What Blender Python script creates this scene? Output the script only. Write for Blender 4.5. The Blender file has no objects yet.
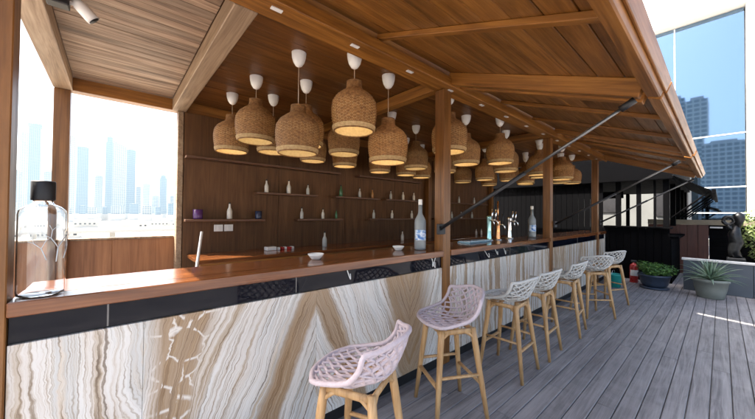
import bpy, bmesh, math, random
from mathutils import Vector, Matrix
random.seed(7)
R_ = math.radians
S = bpy.context.scene
COL = S.collection

# ------------------------------------------------------------------ camera
CAM_H = 1.47
FPX, YAW, PITCH, ROLL = 301.6, R_(48.75), R_(0.86), R_(0.55)
fw = Vector((math.cos(YAW)*math.cos(PITCH), math.sin(YAW)*math.cos(PITCH), math.sin(PITCH)))
r0 = Vector((math.sin(YAW), -math.cos(YAW), 0)); u0 = r0.cross(fw)
rt = math.cos(ROLL)*r0 + math.sin(ROLL)*u0
up = -math.sin(ROLL)*r0 + math.cos(ROLL)*u0
cd = bpy.data.cameras.new('camera')
cam = bpy.data.objects.new('camera', cd); COL.objects.link(cam)
cam.matrix_world = Matrix(((rt.x, up.x, -fw.x, 0), (rt.y, up.y, -fw.y, 0), (rt.z, up.z, -fw.z, CAM_H), (0, 0, 0, 1)))
cd.sensor_width = 36; cd.lens = FPX*36/755
cd.clip_start = 0.02; cd.clip_end = 20000
S.camera = cam

# ------------------------------------------------------------------ light
SA, SB = 0.51, 0.50            # sun direction: (-SA, +SB, 1)
sun_dir = Vector((-SA, SB, 1)).normalized()
elev = math.asin(sun_dir.z)
w = bpy.data.worlds.new('World'); S.world = w; w.use_nodes = True
nt = w.node_tree
sky = nt.nodes.new('ShaderNodeTexSky'); sky.sky_type = 'NISHITA'; sky.sun_disc = False
sky.sun_elevation = elev
sky.sun_rotation = math.atan2(sun_dir.x, sun_dir.y)
sky.air_density = 0.85; sky.dust_density = 5.5; sky.ozone_density = 0.0
nt.links.new(sky.outputs[0], nt.nodes['Background'].inputs[0])
nt.nodes['Background'].inputs[1].default_value = 0.13
sl = bpy.data.lights.new('sun', 'SUN'); sl.energy = 4.8; sl.angle = R_(0.6); sl.color = (1, 0.93, 0.82)
so = bpy.data.objects.new('sun', sl); COL.objects.link(so)
so.rotation_euler = (-sun_dir).to_track_quat('-Z', 'Y').to_euler()
S.view_settings.view_transform = 'Standard'; S.view_settings.look = 'None'
S.view_settings.gamma = 1.0; S.view_settings.exposure = 2.25
S.cycles.use_denoising = True
S.cycles.caustics_reflective = False; S.cycles.caustics_refractive = False
S.cycles.max_bounces = 10; S.cycles.diffuse_bounces = 6; S.cycles.transparent_max_bounces = 12
S.cycles.sample_clamp_indirect = 6
S.cycles.volume_bounces = 0

# ------------------------------------------------------------------ helpers: materials
def newmat(name):
    m = bpy.data.materials.new(name); m.use_nodes = True
    t = m.node_tree; b = t.nodes['Principled BSDF']
    return m, t, b
def N(t, kind, **kw):
    n = t.nodes.new(kind)
    for k, v in kw.items(): setattr(n, k, v)
    return n
def ramp(t, stops, interp='LINEAR'):
    n = t.nodes.new('ShaderNodeValToRGB'); e = n.color_ramp.elements
    n.color_ramp.interpolation = interp
    while len(e) < len(stops): e.new(0.5)
    for el, (p, c) in zip(e, stops):
        el.position = p; el.color = (*c, 1)
    return n
def math_(t, op, a, b=None, c=None):
    n = t.nodes.new('ShaderNodeMath'); n.operation = op
    for i, x in enumerate((a, b, c)):
        if x is None: continue
        if isinstance(x, (int, float)): n.inputs[i].default_value = x
        else: t.links.new(x, n.inputs[i])
    return n.outputs[0]
def plain(name, col, rough=0.6, metal=0.0, var=0.12, scale=12, bump=0.0, spec=None, coat=0):
    m, t, b = newmat(name)
    tc = N(t, 'ShaderNodeTexCoord'); nz = N(t, 'ShaderNodeTexNoise')
    nz.inputs['Scale'].default_value = scale; nz.inputs['Detail'].default_value = 6
    t.links.new(tc.outputs['Object'], nz.inputs['Vector'])
    lo = tuple(max(0, c*(1-var)) for c in col); hi = tuple(min(1, c*(1+var)) for c in col)
    r = ramp(t, [(0.3, lo), (0.7, hi)]); t.links.new(nz.outputs['Fac'], r.inputs[0])
    t.links.new(r.outputs[0], b.inputs['Base Color'])
    rr = ramp(t, [(0.3, (rough*0.85,)*3), (0.75, (min(1, rough*1.15),)*3)]); t.links.new(nz.outputs['Fac'], rr.inputs[0])
    t.links.new(rr.outputs[0], b.inputs['Roughness'])
    b.inputs['Metallic'].default_value = metal
    if spec is not None: b.inputs['Specular IOR Level'].default_value = spec
    if coat: b.inputs['Coat Weight'].default_value = coat
    if bump:
        bp = N(t, 'ShaderNodeBump'); bp.inputs['Strength'].default_value = bump; bp.inputs['Distance'].default_value = 0.01
        t.links.new(nz.outputs['Fac'], bp.inputs['Height']); t.links.new(bp.outputs[0], b.inputs['Normal'])
    return m
def wood(name, dark, mid, light, axis=0, rough=0.5, rnd=0.35, freq=1.0, bump=0.25, stain=0.25):
    """wood with its grain along object axis `axis`, each object shifted and tinted by its own random value"""
    m, t, b = newmat(name)
    tc = N(t, 'ShaderNodeTexCoord'); oi = N(t, 'ShaderNodeObjectInfo')
    cx = N(t, 'ShaderNodeCombineXYZ')
    for i in range(3): t.links.new(math_(t, 'MULTIPLY', oi.outputs['Random'], (37.0, 71.0, 53.0)[i]), cx.inputs[i])
    ad = N(t, 'ShaderNodeVectorMath', operation='ADD')
    t.links.new(tc.outputs['Object'], ad.inputs[0]); t.links.new(cx.outputs[0], ad.inputs[1])
    mp = N(t, 'ShaderNodeMapping'); sc = [14*freq]*3; sc[axis] = 0.9*freq; mp.inputs['Scale'].default_value = sc
    t.links.new(ad.outputs[0], mp.inputs[0])
    n1 = N(t, 'ShaderNodeTexNoise'); n1.inputs['Scale'].default_value = 1.0; n1.inputs['Detail'].default_value = 7
    n1.inputs['Roughness'].default_value = 0.62; n1.inputs['Distortion'].default_value = 0.9
    t.links.new(mp.outputs[0], n1.inputs['Vector'])
    mp2 = N(t, 'ShaderNodeMapping'); sc2 = [90*freq]*3; sc2[axis] = 3*freq; mp2.inputs['Scale'].default_value = sc2
    t.links.new(ad.outputs[0], mp2.inputs[0])
    n2 = N(t, 'ShaderNodeTexNoise'); n2.inputs['Scale'].default_value = 1.0; n2.inputs['Detail'].default_value = 4
    t.links.new(mp2.outputs[0], n2.inputs['Vector'])
    s = math_(t, 'ADD', math_(t, 'MULTIPLY', n1.outputs['Fac'], 0.72), math_(t, 'MULTIPLY', n2.outputs['Fac'], 0.28))
    r = ramp(t, [(0.36, dark), (0.5, mid), (0.64, light)]); t.links.new(s, r.inputs[0])
    # large uneven staining
    n3 = N(t, 'ShaderNodeTexNoise'); n3.inputs['Scale'].default_value = 2.2; n3.inputs['Detail'].default_value = 3
    t.links.new(ad.outputs[0], n3.inputs['Vector'])
    v = math_(t, 'ADD', 1-rnd/2-stain/2, math_(t, 'ADD', math_(t, 'MULTIPLY', oi.outputs['Random'], rnd), math_(t, 'MULTIPLY', n3.outputs['Fac'], stain)))
    hs = N(t, 'ShaderNodeHueSaturation'); t.links.new(r.outputs[0], hs.inputs['Color']); t.links.new(v, hs.inputs['Value'])
    t.links.new(hs.outputs[0], b.inputs['Base Color'])
    rr = ramp(t, [(0.3, (rough*1.2,)*3), (0.7, (rough*0.8,)*3)]); t.links.new(s, rr.inputs[0]); t.links.new(rr.outputs[0], b.inputs['Roughness'])
    bp = N(t, 'ShaderNodeBump'); bp.inputs['Strength'].default_value = bump; bp.inputs['Distance'].default_value = 0.004
    t.links.new(s, bp.inputs['Height']); t.links.new(bp.outputs[0], b.inputs['Normal'])
    return m
def glass(name, col=(1, 1, 1), rough=0.0, ior=1.45):
    m, t, b = newmat(name)
    b.inputs['Base Color'].default_value = (*col, 1); b.inputs['Transmission Weight'].default_value = 1
    b.inputs['Roughness'].default_value = rough; b.inputs['IOR'].default_value = ior
    # let shadow rays through as a thin glass would
    return m
def emit(name, col, s):
    m, t, b = newmat(name)
    b.inputs['Base Color'].default_value = (*col, 1)
    b.inputs['Emission Color'].default_value = (*col, 1); b.inputs['Emission Strength'].default_value = s
    return m

# ------------------------------------------------------------------ helpers: meshes
class MB:
    def __init__(s): s.v = []; s.f = []; s.sm = []
    def add(s, vs, fs, smooth=False):
        o = len(s.v); s.v += [tuple(v) for v in vs]
        s.f += [tuple(i+o for i in f) for f in fs]; s.sm += [smooth]*len(fs)
        return s
    def box(s, x0, x1, y0, y1, z0, z1, bev=0.0):
        if bev <= 0:
            vs = [(x, y, z) for z in (z0, z1) for y in (y0, y1) for x in (x0, x1)]
            return s.add(vs, [(0, 2, 3, 1), (4, 5, 7, 6), (0, 1, 5, 4), (2, 6, 7, 3), (0, 4, 6, 2), (1, 3, 7, 5)])
        bm = bmesh.new(); bmesh.ops.create_cube(bm, size=1)
        for v in bm.verts:
            v.co = ((x0+x1)/2+v.co.x*(x1-x0), (y0+y1)/2+v.co.y*(y1-y0), (z0+z1)/2+v.co.z*(z1-z0))
        bmesh.ops.bevel(bm, geom=bm.edges[:], offset=bev, segments=1, affect='EDGES', profile=0.5)
        bm.verts.index_update()
        s.add([v.co[:] for v in bm.verts], [tuple(v.index for v in f.verts) for f in bm.faces]); bm.free()
        return s
    def tube(s, pts, rad, n=8, cap=True, flat=None, smooth=True):
        """tube along pts; rad number or list; flat = (sx, sy) squash"""
        P = [Vector(p) for p in pts]; k = len(P)
        rr = rad if isinstance(rad, (list, tuple)) else [rad]*k
        ring = []; prev = None; vs = []
        for i in range(k):
            d = (P[min(i+1, k-1)]-P[max(i-1, 0)]).normalized()
            if prev is None:
                a = Vector((0, 0, 1)) if abs(d.z) < 0.9 else Vector((0, 1, 0))
                e1 = d.cross(a).normalized()
            else:
                e1 = (prev - d*prev.dot(d)).normalized()
            prev = e1; e2 = d.cross(e1)
            fx, fy = flat or (1, 1)
            for j in range(n):
                an = 2*math.pi*(j+0.5)/n
                vs.append(P[i]+e1*math.cos(an)*rr[i]*fx+e2*math.sin(an)*rr[i]*fy)
        fs = [(i*n+j, i*n+(j+1) % n, (i+1)*n+(j+1) % n, (i+1)*n+j) for i in range(k-1) for j in range(n)]
        if cap: fs += [tuple(range(n-1, -1, -1)), tuple((k-1)*n+j for j in range(n))]
        return s.add(vs, fs, smooth)
    def lathe(s, prof, n=24, c=(0, 0, 0), smooth=True, closed=False):
        k = len(prof); vs = []
        for r, z in prof:
            for j in range(n):
                a = 2*math.pi*j/n; vs.append((c[0]+r*math.cos(a), c[1]+r*math.sin(a), c[2]+z))
        fs = [(i*n+j, i*n+(j+1) % n, (i+1)*n+(j+1) % n, (i+1)*n+j) for i in range(k-1) for j in range(n)]
        if closed: fs += [tuple(range(n-1, -1, -1)), tuple((k-1)*n+j for j in range(n))]
        return s.add(vs, fs, smooth)
    def mesh(s, name, mat=None):
        me = bpy.data.meshes.new(name); me.from_pydata(s.v, [], s.f)
        if any(s.sm): me.polygons.foreach_set('use_smooth', s.sm)
        if mat: me.materials.append(mat)
        me.update(); return me
    def build(s, name, mat, parent=None, loc=(0, 0, 0), rot=(0, 0, 0)):
        return link(name, s.mesh(name, mat), parent, loc, rot)
def link(name, me, parent=None, loc=(0, 0, 0), rot=(0, 0, 0)):
    o = bpy.data.objects.new(name, me); COL.objects.link(o)
    o.location = loc; o.rotation_euler = rot
    if parent: o.parent = parent
    return o
def empty(name, loc=(0, 0, 0), rz=0, parent=None):
    o = link(name, None, parent, loc, (0, 0, rz)); o.empty_display_size = 0.1
    return o
def tag(o, label=None, cat=None, group=None, kind=None):
    if label: o['label'] = label
    if cat: o['category'] = cat
    if group: o['group'] = group
    if kind: o['kind'] = kind
    return o
def copy_tree(o, parent=None):
    c = o.copy(); COL.objects.link(c); c.parent = parent
    for ch in list(o.children): copy_tree(ch, c)
    return c
def cbox(name, mat, parent, x0, x1, y0, y1, z0, z1, bev=0.0):
    """a box as an object whose origin is its centre (so grain starts there)"""
    cx, cy, cz = (x0+x1)/2, (y0+y1)/2, (z0+z1)/2
    px, py, pz = (parent.location if parent else (0, 0, 0))
    return MB().box(x0-cx, x1-cx, y0-cy, y1-cy, z0-cz, z1-cz, bev).build(name, mat, parent, (cx-px, cy-py, cz-pz))

# ------------------------------------------------------------------ materials
M = {}
M['flap'] = wood('stained_plank', (.080, .029, .004), (.185, .070, .011), (.31, .13, .026), 0, 0.40, 0.55, stain=0.5)
M['beamX'] = wood('beam_wood_x', (.13, .047, .007), (.25, .098, .017), (.38, .165, .034), 0, 0.4, 0.2)
M['beamY'] = wood('beam_wood_y', (.13, .047, .007), (.25, .098, .017), (.38, .165, .034), 1, 0.4, 0.2)
M['beamZ'] = wood('post_wood', (.10, .038, .007), (.175, .069, .014), (.26, .108, .026), 2, 0.42, 0.2)
M['ceil'] = wood('ceiling_board', (.060, .020, .003), (.115, .041, .007), (.18, .068, .013), 0, 0.42, 0.3)
M['paleceil'] = wood('sunlit_weathered_plank', (.09, .052, .030), (.23, .145, .090), (.36, .25, .165), 0, 0.6, 0.5, stain=0.6)  # ceiling wood greyed by weathering, with bounced sunlight put into the paler colour
M['palebeam'] = wood('sunlit_weathered_beam', (.16, .10, .055), (.28, .185, .11), (.38, .27, .17), 1, 0.55, 0.15, stain=0.5)  # weathered grey tan, lightened in the colour for sun on the left beams
M['wall'] = wood('dark_wall_board', (.062, .023, .0042), (.094, .036, .0065), (.125, .051, .011), 2, 0.65, 0.12, stain=0.2)
M['shelf'] = wood('shelf_wood', (.06, .024, .011), (.10, .042, .018), (.14, .06, .027), 0, 0.45, 0.15)
M['counter'] = wood('counter_wood', (.070, .021, .006), (.155, .050, .014), (.245, .087, .028), 0, 0.22, 0.1, freq=1.0, bump=0.08)
for n_ in M['counter'].node_tree.nodes:
    if n_.type == 'BSDF_PRINCIPLED': n_.inputs['Coat Weight'].default_value = .45; n_.inputs['Coat Roughness'].default_value = .12
M['parapet'] = wood('parapet_board', (.22, .085, .03), (.32, .13, .048), (.40, .17, .065), 2, 0.5, 0.08)
M['leg'] = wood('oak_leg', (.33, .185, .075), (.46, .275, .12), (.56, .36, .175), 2, 0.42, 0.12, freq=1.6, bump=0.1)
M['deck'] = wood('deck_board', (.115, .108, .110), (.195, .184, .188), (.265, .252, .256), 0, 0.6, 0.28, freq=1.3, stain=0.5)
M['black'] = plain('black_paint', (.012, .012, .014), 0.5)
M['kblack'] = plain('matt_black_timber', (.002, .002, .0025), 0.85, spec=0.04)
M['skirt'] = plain('black_skirting', (.008, .008, .009), 0.5)
M['steel'] = plain('strut_steel', (.16, .16, .16), 0.35, 0.8)
M['chrome'] = plain('chrome', (.75, .76, .76), 0.12, 1.0, 0.03)
M['copper'] = plain('copper', (.72, .36, .16), 0.22, 1.0, 0.05)
M['white'] = plain('white_plastic', (.78, .77, .74), 0.4, var=0.03)
M['cord'] = plain('cream_cord', (.62, .52, .38), 0.7)
M['ceramic'] = plain('white_ceramic', (.72, .72, .70), 0.15, var=0.03)
M['purple'] = plain('purple_glaze', (.09, .03, .13), 0.25)
M['navy'] = plain('navy_glaze', (.02, .03, .07), 0.2)
M['red'] = plain('red_paint', (.38, .018, .015), 0.3)
M['concrete'] = plain('concrete', (.42, .41, .39), 0.8, var=0.2, scale=3, bump=0.3)
M['cream_wall'] = plain('cream_render', (.55, .52, .46), 0.85, var=0.1, scale=2)
M['greige'] = plain('greige_render', (.13, .135, .13), 0.85, var=0.15, scale=1.5)
M['planter'] = plain('slate_blue_panel', (.055, .07, .09), 0.45, var=0.2, scale=3)
M['cap'] = plain('pale_stone_cap', (.55, .55, .54), 0.6)
M['sandstone'] = plain('buff_stone', (.20, .165, .115), .8)
M['redbrown'] = wood('red_brown_cladding', (.05, .015, .01), (.075, .022, .014), (.10, .032, .02), 2, 0.5, 0.3)
M['bronze'] = plain('dark_bronze', (.015, .016, .018), 0.35, 0.6, 0.3, 20, 0.4)
M['potgrey'] = plain('grey_green_pot', (.17, .19, .17), 0.6, var=0.15, scale=6)
M['potblue'] = plain('dark_blue_pot', (.03, .045, .075), 0.35)
M['soil'] = plain('soil', (.035, .024, .016), 0.95, var=0.4, scale=40, bump=0.6)
M['ropepink'] = plain('mauve_rope', (.50, .425, .45), 0.75, var=0.08, scale=60, bump=0.4)
M['ropegrey'] = plain('pale_grey_rope', (.50, .50, .48), 0.75, var=0.08, scale=60, bump=0.4)
M['teal'] = plain('teal_plastic', (.02, .30, .27), 0.4)
M['label'] = None

def leafmat(name, a, b_, c):
    m, t, b = newmat(name)
    g = N(t, 'ShaderNodeNewGeometry'); nz = N(t, 'ShaderNodeTexNoise'); nz.inputs['Scale'].default_value = 9
    t.links.new(g.outputs['Position'], nz.inputs['Vector'])
    s = math_(t, 'ADD', math_(t, 'MULTIPLY', g.outputs['Random Per Island'], 0.6), math_(t, 'MULTIPLY', nz.outputs['Fac'], 0.4))
    r = ramp(t, [(0.2, a), (0.5, b_), (0.85, c)]); t.links.new(s, r.inputs[0])
    t.links.new(r.outputs[0], b.inputs['Base Color']); b.inputs['Roughness'].default_value = 0.5
    tr = N(t, 'ShaderNodeBsdfTranslucent'); t.links.new(r.outputs[0], tr.inputs[0])
    mx = N(t, 'ShaderNodeMixShader'); mx.inputs[0].default_value = 0.3
    out = t.nodes['Material Output']
    t.links.new(b.outputs[0], mx.inputs[1]); t.links.new(tr.outputs[0], mx.inputs[2]); t.links.new(mx.outputs[0], out.inputs[0])
    return m
M['herb'] = leafmat('herb_leaf', (.03, .09, .015), (.07, .17, .03), (.13, .26, .05))
M['bush'] = leafmat('bush_leaf', (.06, .09, .02), (.12, .17, .04), (.22, .26, .09))

def agave_mat():
    m, t, b = newmat('agave_leaf')
    oi = N(t, 'ShaderNodeObjectInfo'); tc = N(t, 'ShaderNodeTexCoord')
    nz = N(t, 'ShaderNodeTexNoise'); nz.inputs['Scale'].default_value = 14
    t.links.new(tc.outputs['Object'], nz.inputs['Vector'])
    s = math_(t, 'ADD', math_(t, 'MULTIPLY', oi.outputs['Random'], .5), math_(t, 'MULTIPLY', nz.outputs['Fac'], .5))
    r = ramp(t, [(.25, (.10, .17, .10)), (.55, (.20, .29, .20)), (.8, (.33, .41, .30))]); t.links.new(s, r.inputs[0])
    t.links.new(r.outputs[0], b.inputs['Base Color']); b.inputs['Roughness'].default_value = 0.5
    return m
M['agave'] = agave_mat()

def straw_mat(name, a, b_, trans):
    m, t, b = newmat(name)
    tc = N(t, 'ShaderNodeTexCoord'); nz = N(t, 'ShaderNodeTexNoise'); nz.inputs['Scale'].default_value = 45; nz.inputs['Detail'].default_value = 5
    oi = N(t, 'ShaderNodeObjectInfo')
    t.links.new(tc.outputs['Object'], nz.inputs['Vector'])
    r = ramp(t, [(.3, a), (.7, b_)]); t.links.new(nz.outputs['Fac'], r.inputs[0])
    hs = N(t, 'ShaderNodeHueSaturation'); t.links.new(r.outputs[0], hs.inputs['Color'])
    t.links.new(math_(t, 'ADD', 0.82, math_(t, 'MULTIPLY', oi.outputs['Random'], 0.36)), hs.inputs['Value'])
    t.links.new(hs.outputs[0], b.inputs['Base Color']); b.inputs['Roughness'].default_value = 0.65
    tr = N(t, 'ShaderNodeBsdfTranslucent'); t.links.new(hs.outputs[0], tr.inputs[0])
    mx = N(t, 'ShaderNodeMixShader'); mx.inputs[0].default_value = trans
    t.links.new(b.outputs[0], mx.inputs[1]); t.links.new(tr.outputs[0], mx.inputs[2]); t.links.new(mx.outputs[0], t.nodes['Material Output'].inputs[0])
    return m
M['straw'] = straw_mat('rattan', (.15, .066, .020), (.34, .175, .060), 0.12)
M['lining'] = straw_mat('cream_lining', (.66, .52, .29), (.78, .64, .38), 0.35)
M['palestraw'] = straw_mat('pale_rattan', (.50, .34, .16), (.66, .49, .26), 0.2)
M['bulb'] = emit('warm_bulb', (1.0, 0.78, 0.46), 3.0)

def onyx():
    m, t, b = newmat('banded_onyx')
    g = N(t, 'ShaderNodeNewGeometry'); sp = N(t, 'ShaderNodeSeparateXYZ'); t.links.new(g.outputs['Position'], sp.inputs[0])
    X, Z = sp.outputs[0], sp.outputs[2]
    nw = N(t, 'ShaderNodeTexNoise'); nw.inputs['Scale'].default_value = 3.2; nw.inputs['Detail'].default_value = 5
    t.links.new(g.outputs['Position'], nw.inputs['Vector'])
    nj = N(t, 'ShaderNodeTexNoise'); nj.inputs['Scale'].default_value = 26; nj.inputs['Detail'].default_value = 4
    t.links.new(g.outputs['Position'], nj.inputs['Vector'])
    wob = math_(t, 'ADD', math_(t, 'MULTIPLY', math_(t, 'SUBTRACT', nw.outputs['Fac'], 0.5), 0.09), math_(t, 'MULTIPLY', math_(t, 'SUBTRACT', nj.outputs['Fac'], 0.5), 0.022))
    pp = N(t, 'ShaderNodeMath'); pp.operation = 'PINGPONG'
    t.links.new(math_(t, 'ADD', X, -1.05+9.3), pp.inputs[0]); pp.inputs[1].default_value = 0.93
    mm = pp.outputs[0]                                       # 0 at x=1.05, 0.93 at the next seam
    # slant fades away from the mirrored middle slabs
    fade = N(t, 'ShaderNodeMapRange'); t.links.new(X, fade.inputs[0])
    fade.inputs[1].default_value = 2.0; fade.inputs[2].default_value = 2.7; fade.inputs[3].default_value = 1; fade.inputs[4].default_value = 0.12
    fade2 = N(t, 'ShaderNodeMapRange'); t.links.new(X, fade2.inputs[0])
    fade2.inputs[1].default_value = 0.05; fade2.inputs[2].default_value = 0.35; fade2.inputs[3].default_value = 0.05; fade2.inputs[4].default_value = 1
    sl_ = math_(t, 'MULTIPLY', math_(t, 'MULTIPLY', fade.outputs[0], fade2.outputs[0]), 0.42)
    dz = math_(t, 'SUBTRACT', 0.97, Z)
    s = math_(t, 'ADD', math_(t, 'SUBTRACT', mm, math_(t, 'MULTIPLY', dz, sl_)), wob)
    # fine bands follow s
    def band(scale, zs, seed, detail=3):
        c = N(t, 'ShaderNodeCombineXYZ')
        t.links.new(math_(t, 'MULTIPLY', s, scale), c.inputs[0]); t.links.new(math_(t, 'MULTIPLY', Z, zs), c.inputs[1])
        t.links.new(math_(t, 'ADD', math_(t, 'MULTIPLY', math_(t, 'FLOOR', math_(t, 'MULTIPLY', math_(t, 'ADD', X, 0.81), 1/1.86)), 3.7), seed), c.inputs[2])
        n = N(t, 'ShaderNodeTexNoise'); n.inputs['Scale'].default_value = 1; n.inputs['Detail'].default_value = detail
        n.inputs['Roughness'].default_value = 0.6
        t.links.new(c.outputs[0], n.inputs['Vector']); return n.outputs['Fac']
    b1 = band(13, 0.4, 0.3, 4); b2 = band(75, 1.1, 5.2, 5); b3 = band(22, .7, 11.0, 6)
    base = ramp(t, [(.28, (.34, .24, .15)), (.36, (.52, .43, .33)), (.42, (.68, .63, .57)), (.53, (.73, .71, .67)), (.60, (.58, .57, .54)), (.66, (.66, .59, .50)), (.74, (.42, .31, .20))])
    t.links.new(b1, base.inputs[0])
    fine = ramp(t, [(.33, (.36, .28, .20)), (.42, (.85, .80, .74)), (.48, (1, 1, 1)), (.55, (.98, .97, .96)), (.59, (.70, .65, .58)), (.66, (.32, .27, .23))])
    t.links.new(b2, fine.inputs[0])
    mx = N(t, 'ShaderNodeMixRGB', blend_type='MULTIPLY'); mx.inputs[0].default_value = 0.95
    t.links.new(base.outputs[0], mx.inputs[1]); t.links.new(fine.outputs[0], mx.inputs[2])
    # brown wedge that opens downwards from the mirror seam
    wedge = N(t, 'ShaderNodeMapRange'); t.links.new(math_(t, 'ABSOLUTE', math_(t, 'SUBTRACT', s, 0.02)), wedge.inputs[0])
    wedge.inputs[1].default_value = 0.055; wedge.inputs[2].default_value = 0.095; wedge.inputs[3].default_value = 1; wedge.inputs[4].default_value = 0
    wedge2 = N(t, 'ShaderNodeMapRange'); t.links.new(math_(t, 'ADD', s, math_(t, 'ADD', math_(t, 'MULTIPLY', dz, 0.22), math_(t, 'MULTIPLY', math_(t, 'SUBTRACT', b1, .5), .35))), wedge2.inputs[0])
    wedge2.inputs[1].default_value = 0.58; wedge2.inputs[2].default_value = 0.66; wedge2.inputs[3].default_value = 0; wedge2.inputs[4].default_value = 1
    inx = N(t, 'ShaderNodeMapRange'); t.links.new(X, inx.inputs[0])
    inx.inputs[1].default_value = 2.1; inx.inputs[2].default_value = 2.3; inx.inputs[3].default_value = 1; inx.inputs[4].default_value = 0
    inx2 = N(t, 'ShaderNodeMapRange'); t.links.new(X, inx2.inputs[0])
    inx2.inputs[1].default_value = 0.12; inx2.inputs[2].default_value = 0.2; inx2.inputs[3].default_value = 0; inx2.inputs[4].default_value = 1
    wm = math_(t, 'MULTIPLY', math_(t, 'MULTIPLY', math_(t, 'MAXIMUM', wedge.outputs[0], wedge2.outputs[0]), math_(t, 'MULTIPLY', inx.outputs[0], inx2.outputs[0])), 0.85)
    brown = ramp(t, [(.30, (.58, .45, .31)), (.42, (.26, .15, .06)), (.52, (.36, .22, .10)), (.60, (.18, .095, .035)), (.70, (.46, .32, .19))])
    t.links.new(b2, brown.inputs[0])
    m2 = N(t, 'ShaderNodeMixRGB'); t.links.new(wm, m2.inputs[0]); t.links.new(mx.outputs[0], m2.inputs[1]); t.links.new(brown.outputs[0], m2.inputs[2])
    # white healed cracks
    vo = N(t, 'ShaderNodeTexVoronoi'); vo.feature = 'DISTANCE_TO_EDGE'; vo.inputs['Scale'].default_value = 7.5
    c2 = N(t, 'ShaderNodeCombineXYZ'); t.links.new(math_(t, 'ADD', math_(t, 'MULTIPLY', mm, 1.0), math_(t, 'MULTIPLY', wob, 2.6)), c2.inputs[0]); t.links.new(math_(t, 'MULTIPLY', Z, 1.1), c2.inputs[2])
    t.links.new(c2.outputs[0], vo.inputs['Vector'])
    cr = N(t, 'ShaderNodeMapRange'); t.links.new(vo.outputs['Distance'], cr.inputs[0])
    cr.inputs[1].default_value = 0.01; cr.inputs[2].default_value = 0.06; cr.inputs[3].default_value = 1; cr.inputs[4].default_value = 0
    cm = math_(t, 'MULTIPLY', math_(t, 'MULTIPLY', cr.outputs[0], math_(t, 'MULTIPLY', math_(t, 'MULTIPLY', math_(t, 'GREATER_THAN', b3, .47), math_(t, 'LESS_THAN', X, 1.0)), .8)), math_(t, 'MULTIPLY', wedge2.outputs[0], math_(t, 'MULTIPLY', inx.outputs[0], inx2.outputs[0])))
    m3 = N(t, 'ShaderNodeMixRGB'); t.links.new(cm, m3.inputs[0]); t.links.new(m2.outputs[0], m3.inputs[1]); m3.inputs[2].default_value = (.80, .76, .70, 1)
    # tan streaks on the far slabs
    far = N(t, 'ShaderNodeMapRange'); t.links.new(X, far.inputs[0]); far.inputs[1].default_value = 2.2; far.inputs[2].default_value = 2.6
    st = N(t, 'ShaderNodeMapRange'); t.links.new(b3, st.inputs[0]); st.inputs[1].default_value = .51; st.inputs[2].default_value = .56
    m4 = N(t, 'ShaderNodeMixRGB'); t.links.new(math_(t, 'MULTIPLY', math_(t, 'MULTIPLY', far.outputs[0], st.outputs[0]), .75), m4.inputs[0])
    t.links.new(m3.outputs[0], m4.inputs[1]); t.links.new(brown.outputs[0], m4.inputs[2])
    t.links.new(m4.outputs[0], b.inputs['Base Color'])
    b.inputs['Roughness'].default_value = 0.22
    return m
M['onyx'] = onyx()
m, t, b = newmat('black_glass'); b.inputs['Base Color'].default_value = (.004, .005, .010, 1); b.inputs['Specular IOR Level'].default_value = .22; b.inputs['Roughness'].default_value = 0.05; M['bglass'] = m
M['clear'] = glass('clear_glass', (.95, .975, 1.0), .03)
M['frost'] = glass('frosted_glass', (.72, .80, .84), 0.30)
M['frost'].node_tree.nodes['Principled BSDF'].inputs['Transmission Weight'].default_value = .72

def mirror_glass():
    m, t, b = newmat('blue_mirror_glass')
    b.inputs['Metallic'].default_value = 1; b.inputs['Roughness'].default_value = 0.025
    oi = N(t, 'ShaderNodeObjectInfo')
    r = ramp(t, [(0, (.155, .235, .35)), (1, (.18, .27, .39))]); t.links.new(oi.outputs['Random'], r.inputs[0]); t.links.new(r.outputs[0], b.inputs['Base Color'])
    return m
M['mirror'] = mirror_glass()

def tower_mat(name, glassc, wallc, sx, sz):
    m, t, b = newmat(name)
    tc = N(t, 'ShaderNodeTexCoord'); sp = N(t, 'ShaderNodeSeparateXYZ'); t.links.new(tc.outputs['Object'], sp.inputs[0])
    h = math_(t, 'ADD', sp.outputs[0], math_(t, 'MULTIPLY', sp.outputs[1], 1.0))
    fx = math_(t, 'FRACT', math_(t, 'DIVIDE', h, sx)); fz = math_(t, 'FRACT', math_(t, 'DIVIDE', sp.outputs[2], sz))
    win = math_(t, 'MULTIPLY', math_(t, 'GREATER_THAN', fx, 0.22), math_(t, 'GREATER_THAN', fz, 0.35))
    mx = N(t, 'ShaderNodeMixRGB'); t.links.new(win, mx.inputs[0]); mx.inputs[1].default_value = (*wallc, 1); mx.inputs[2].default_value = (*glassc, 1)
    t.links.new(mx.outputs[0], b.inputs['Base Color'])
    t.links.new(math_(t, 'SUBTRACT', 0.7, math_(t, 'MULTIPLY', win, 0.5)), b.inputs['Roughness'])
    return m
TW = [tower_mat('tower_blue', (.05, .12, .19), (.20, .27, .32), 3, 3.3), tower_mat('tower_grey', (.07, .12, .16), (.34, .36, .37), 3.4, 3.3),
      tower_mat('tower_pale', (.10, .16, .20), (.40, .41, .40), 3.8, 3.4)]

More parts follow.
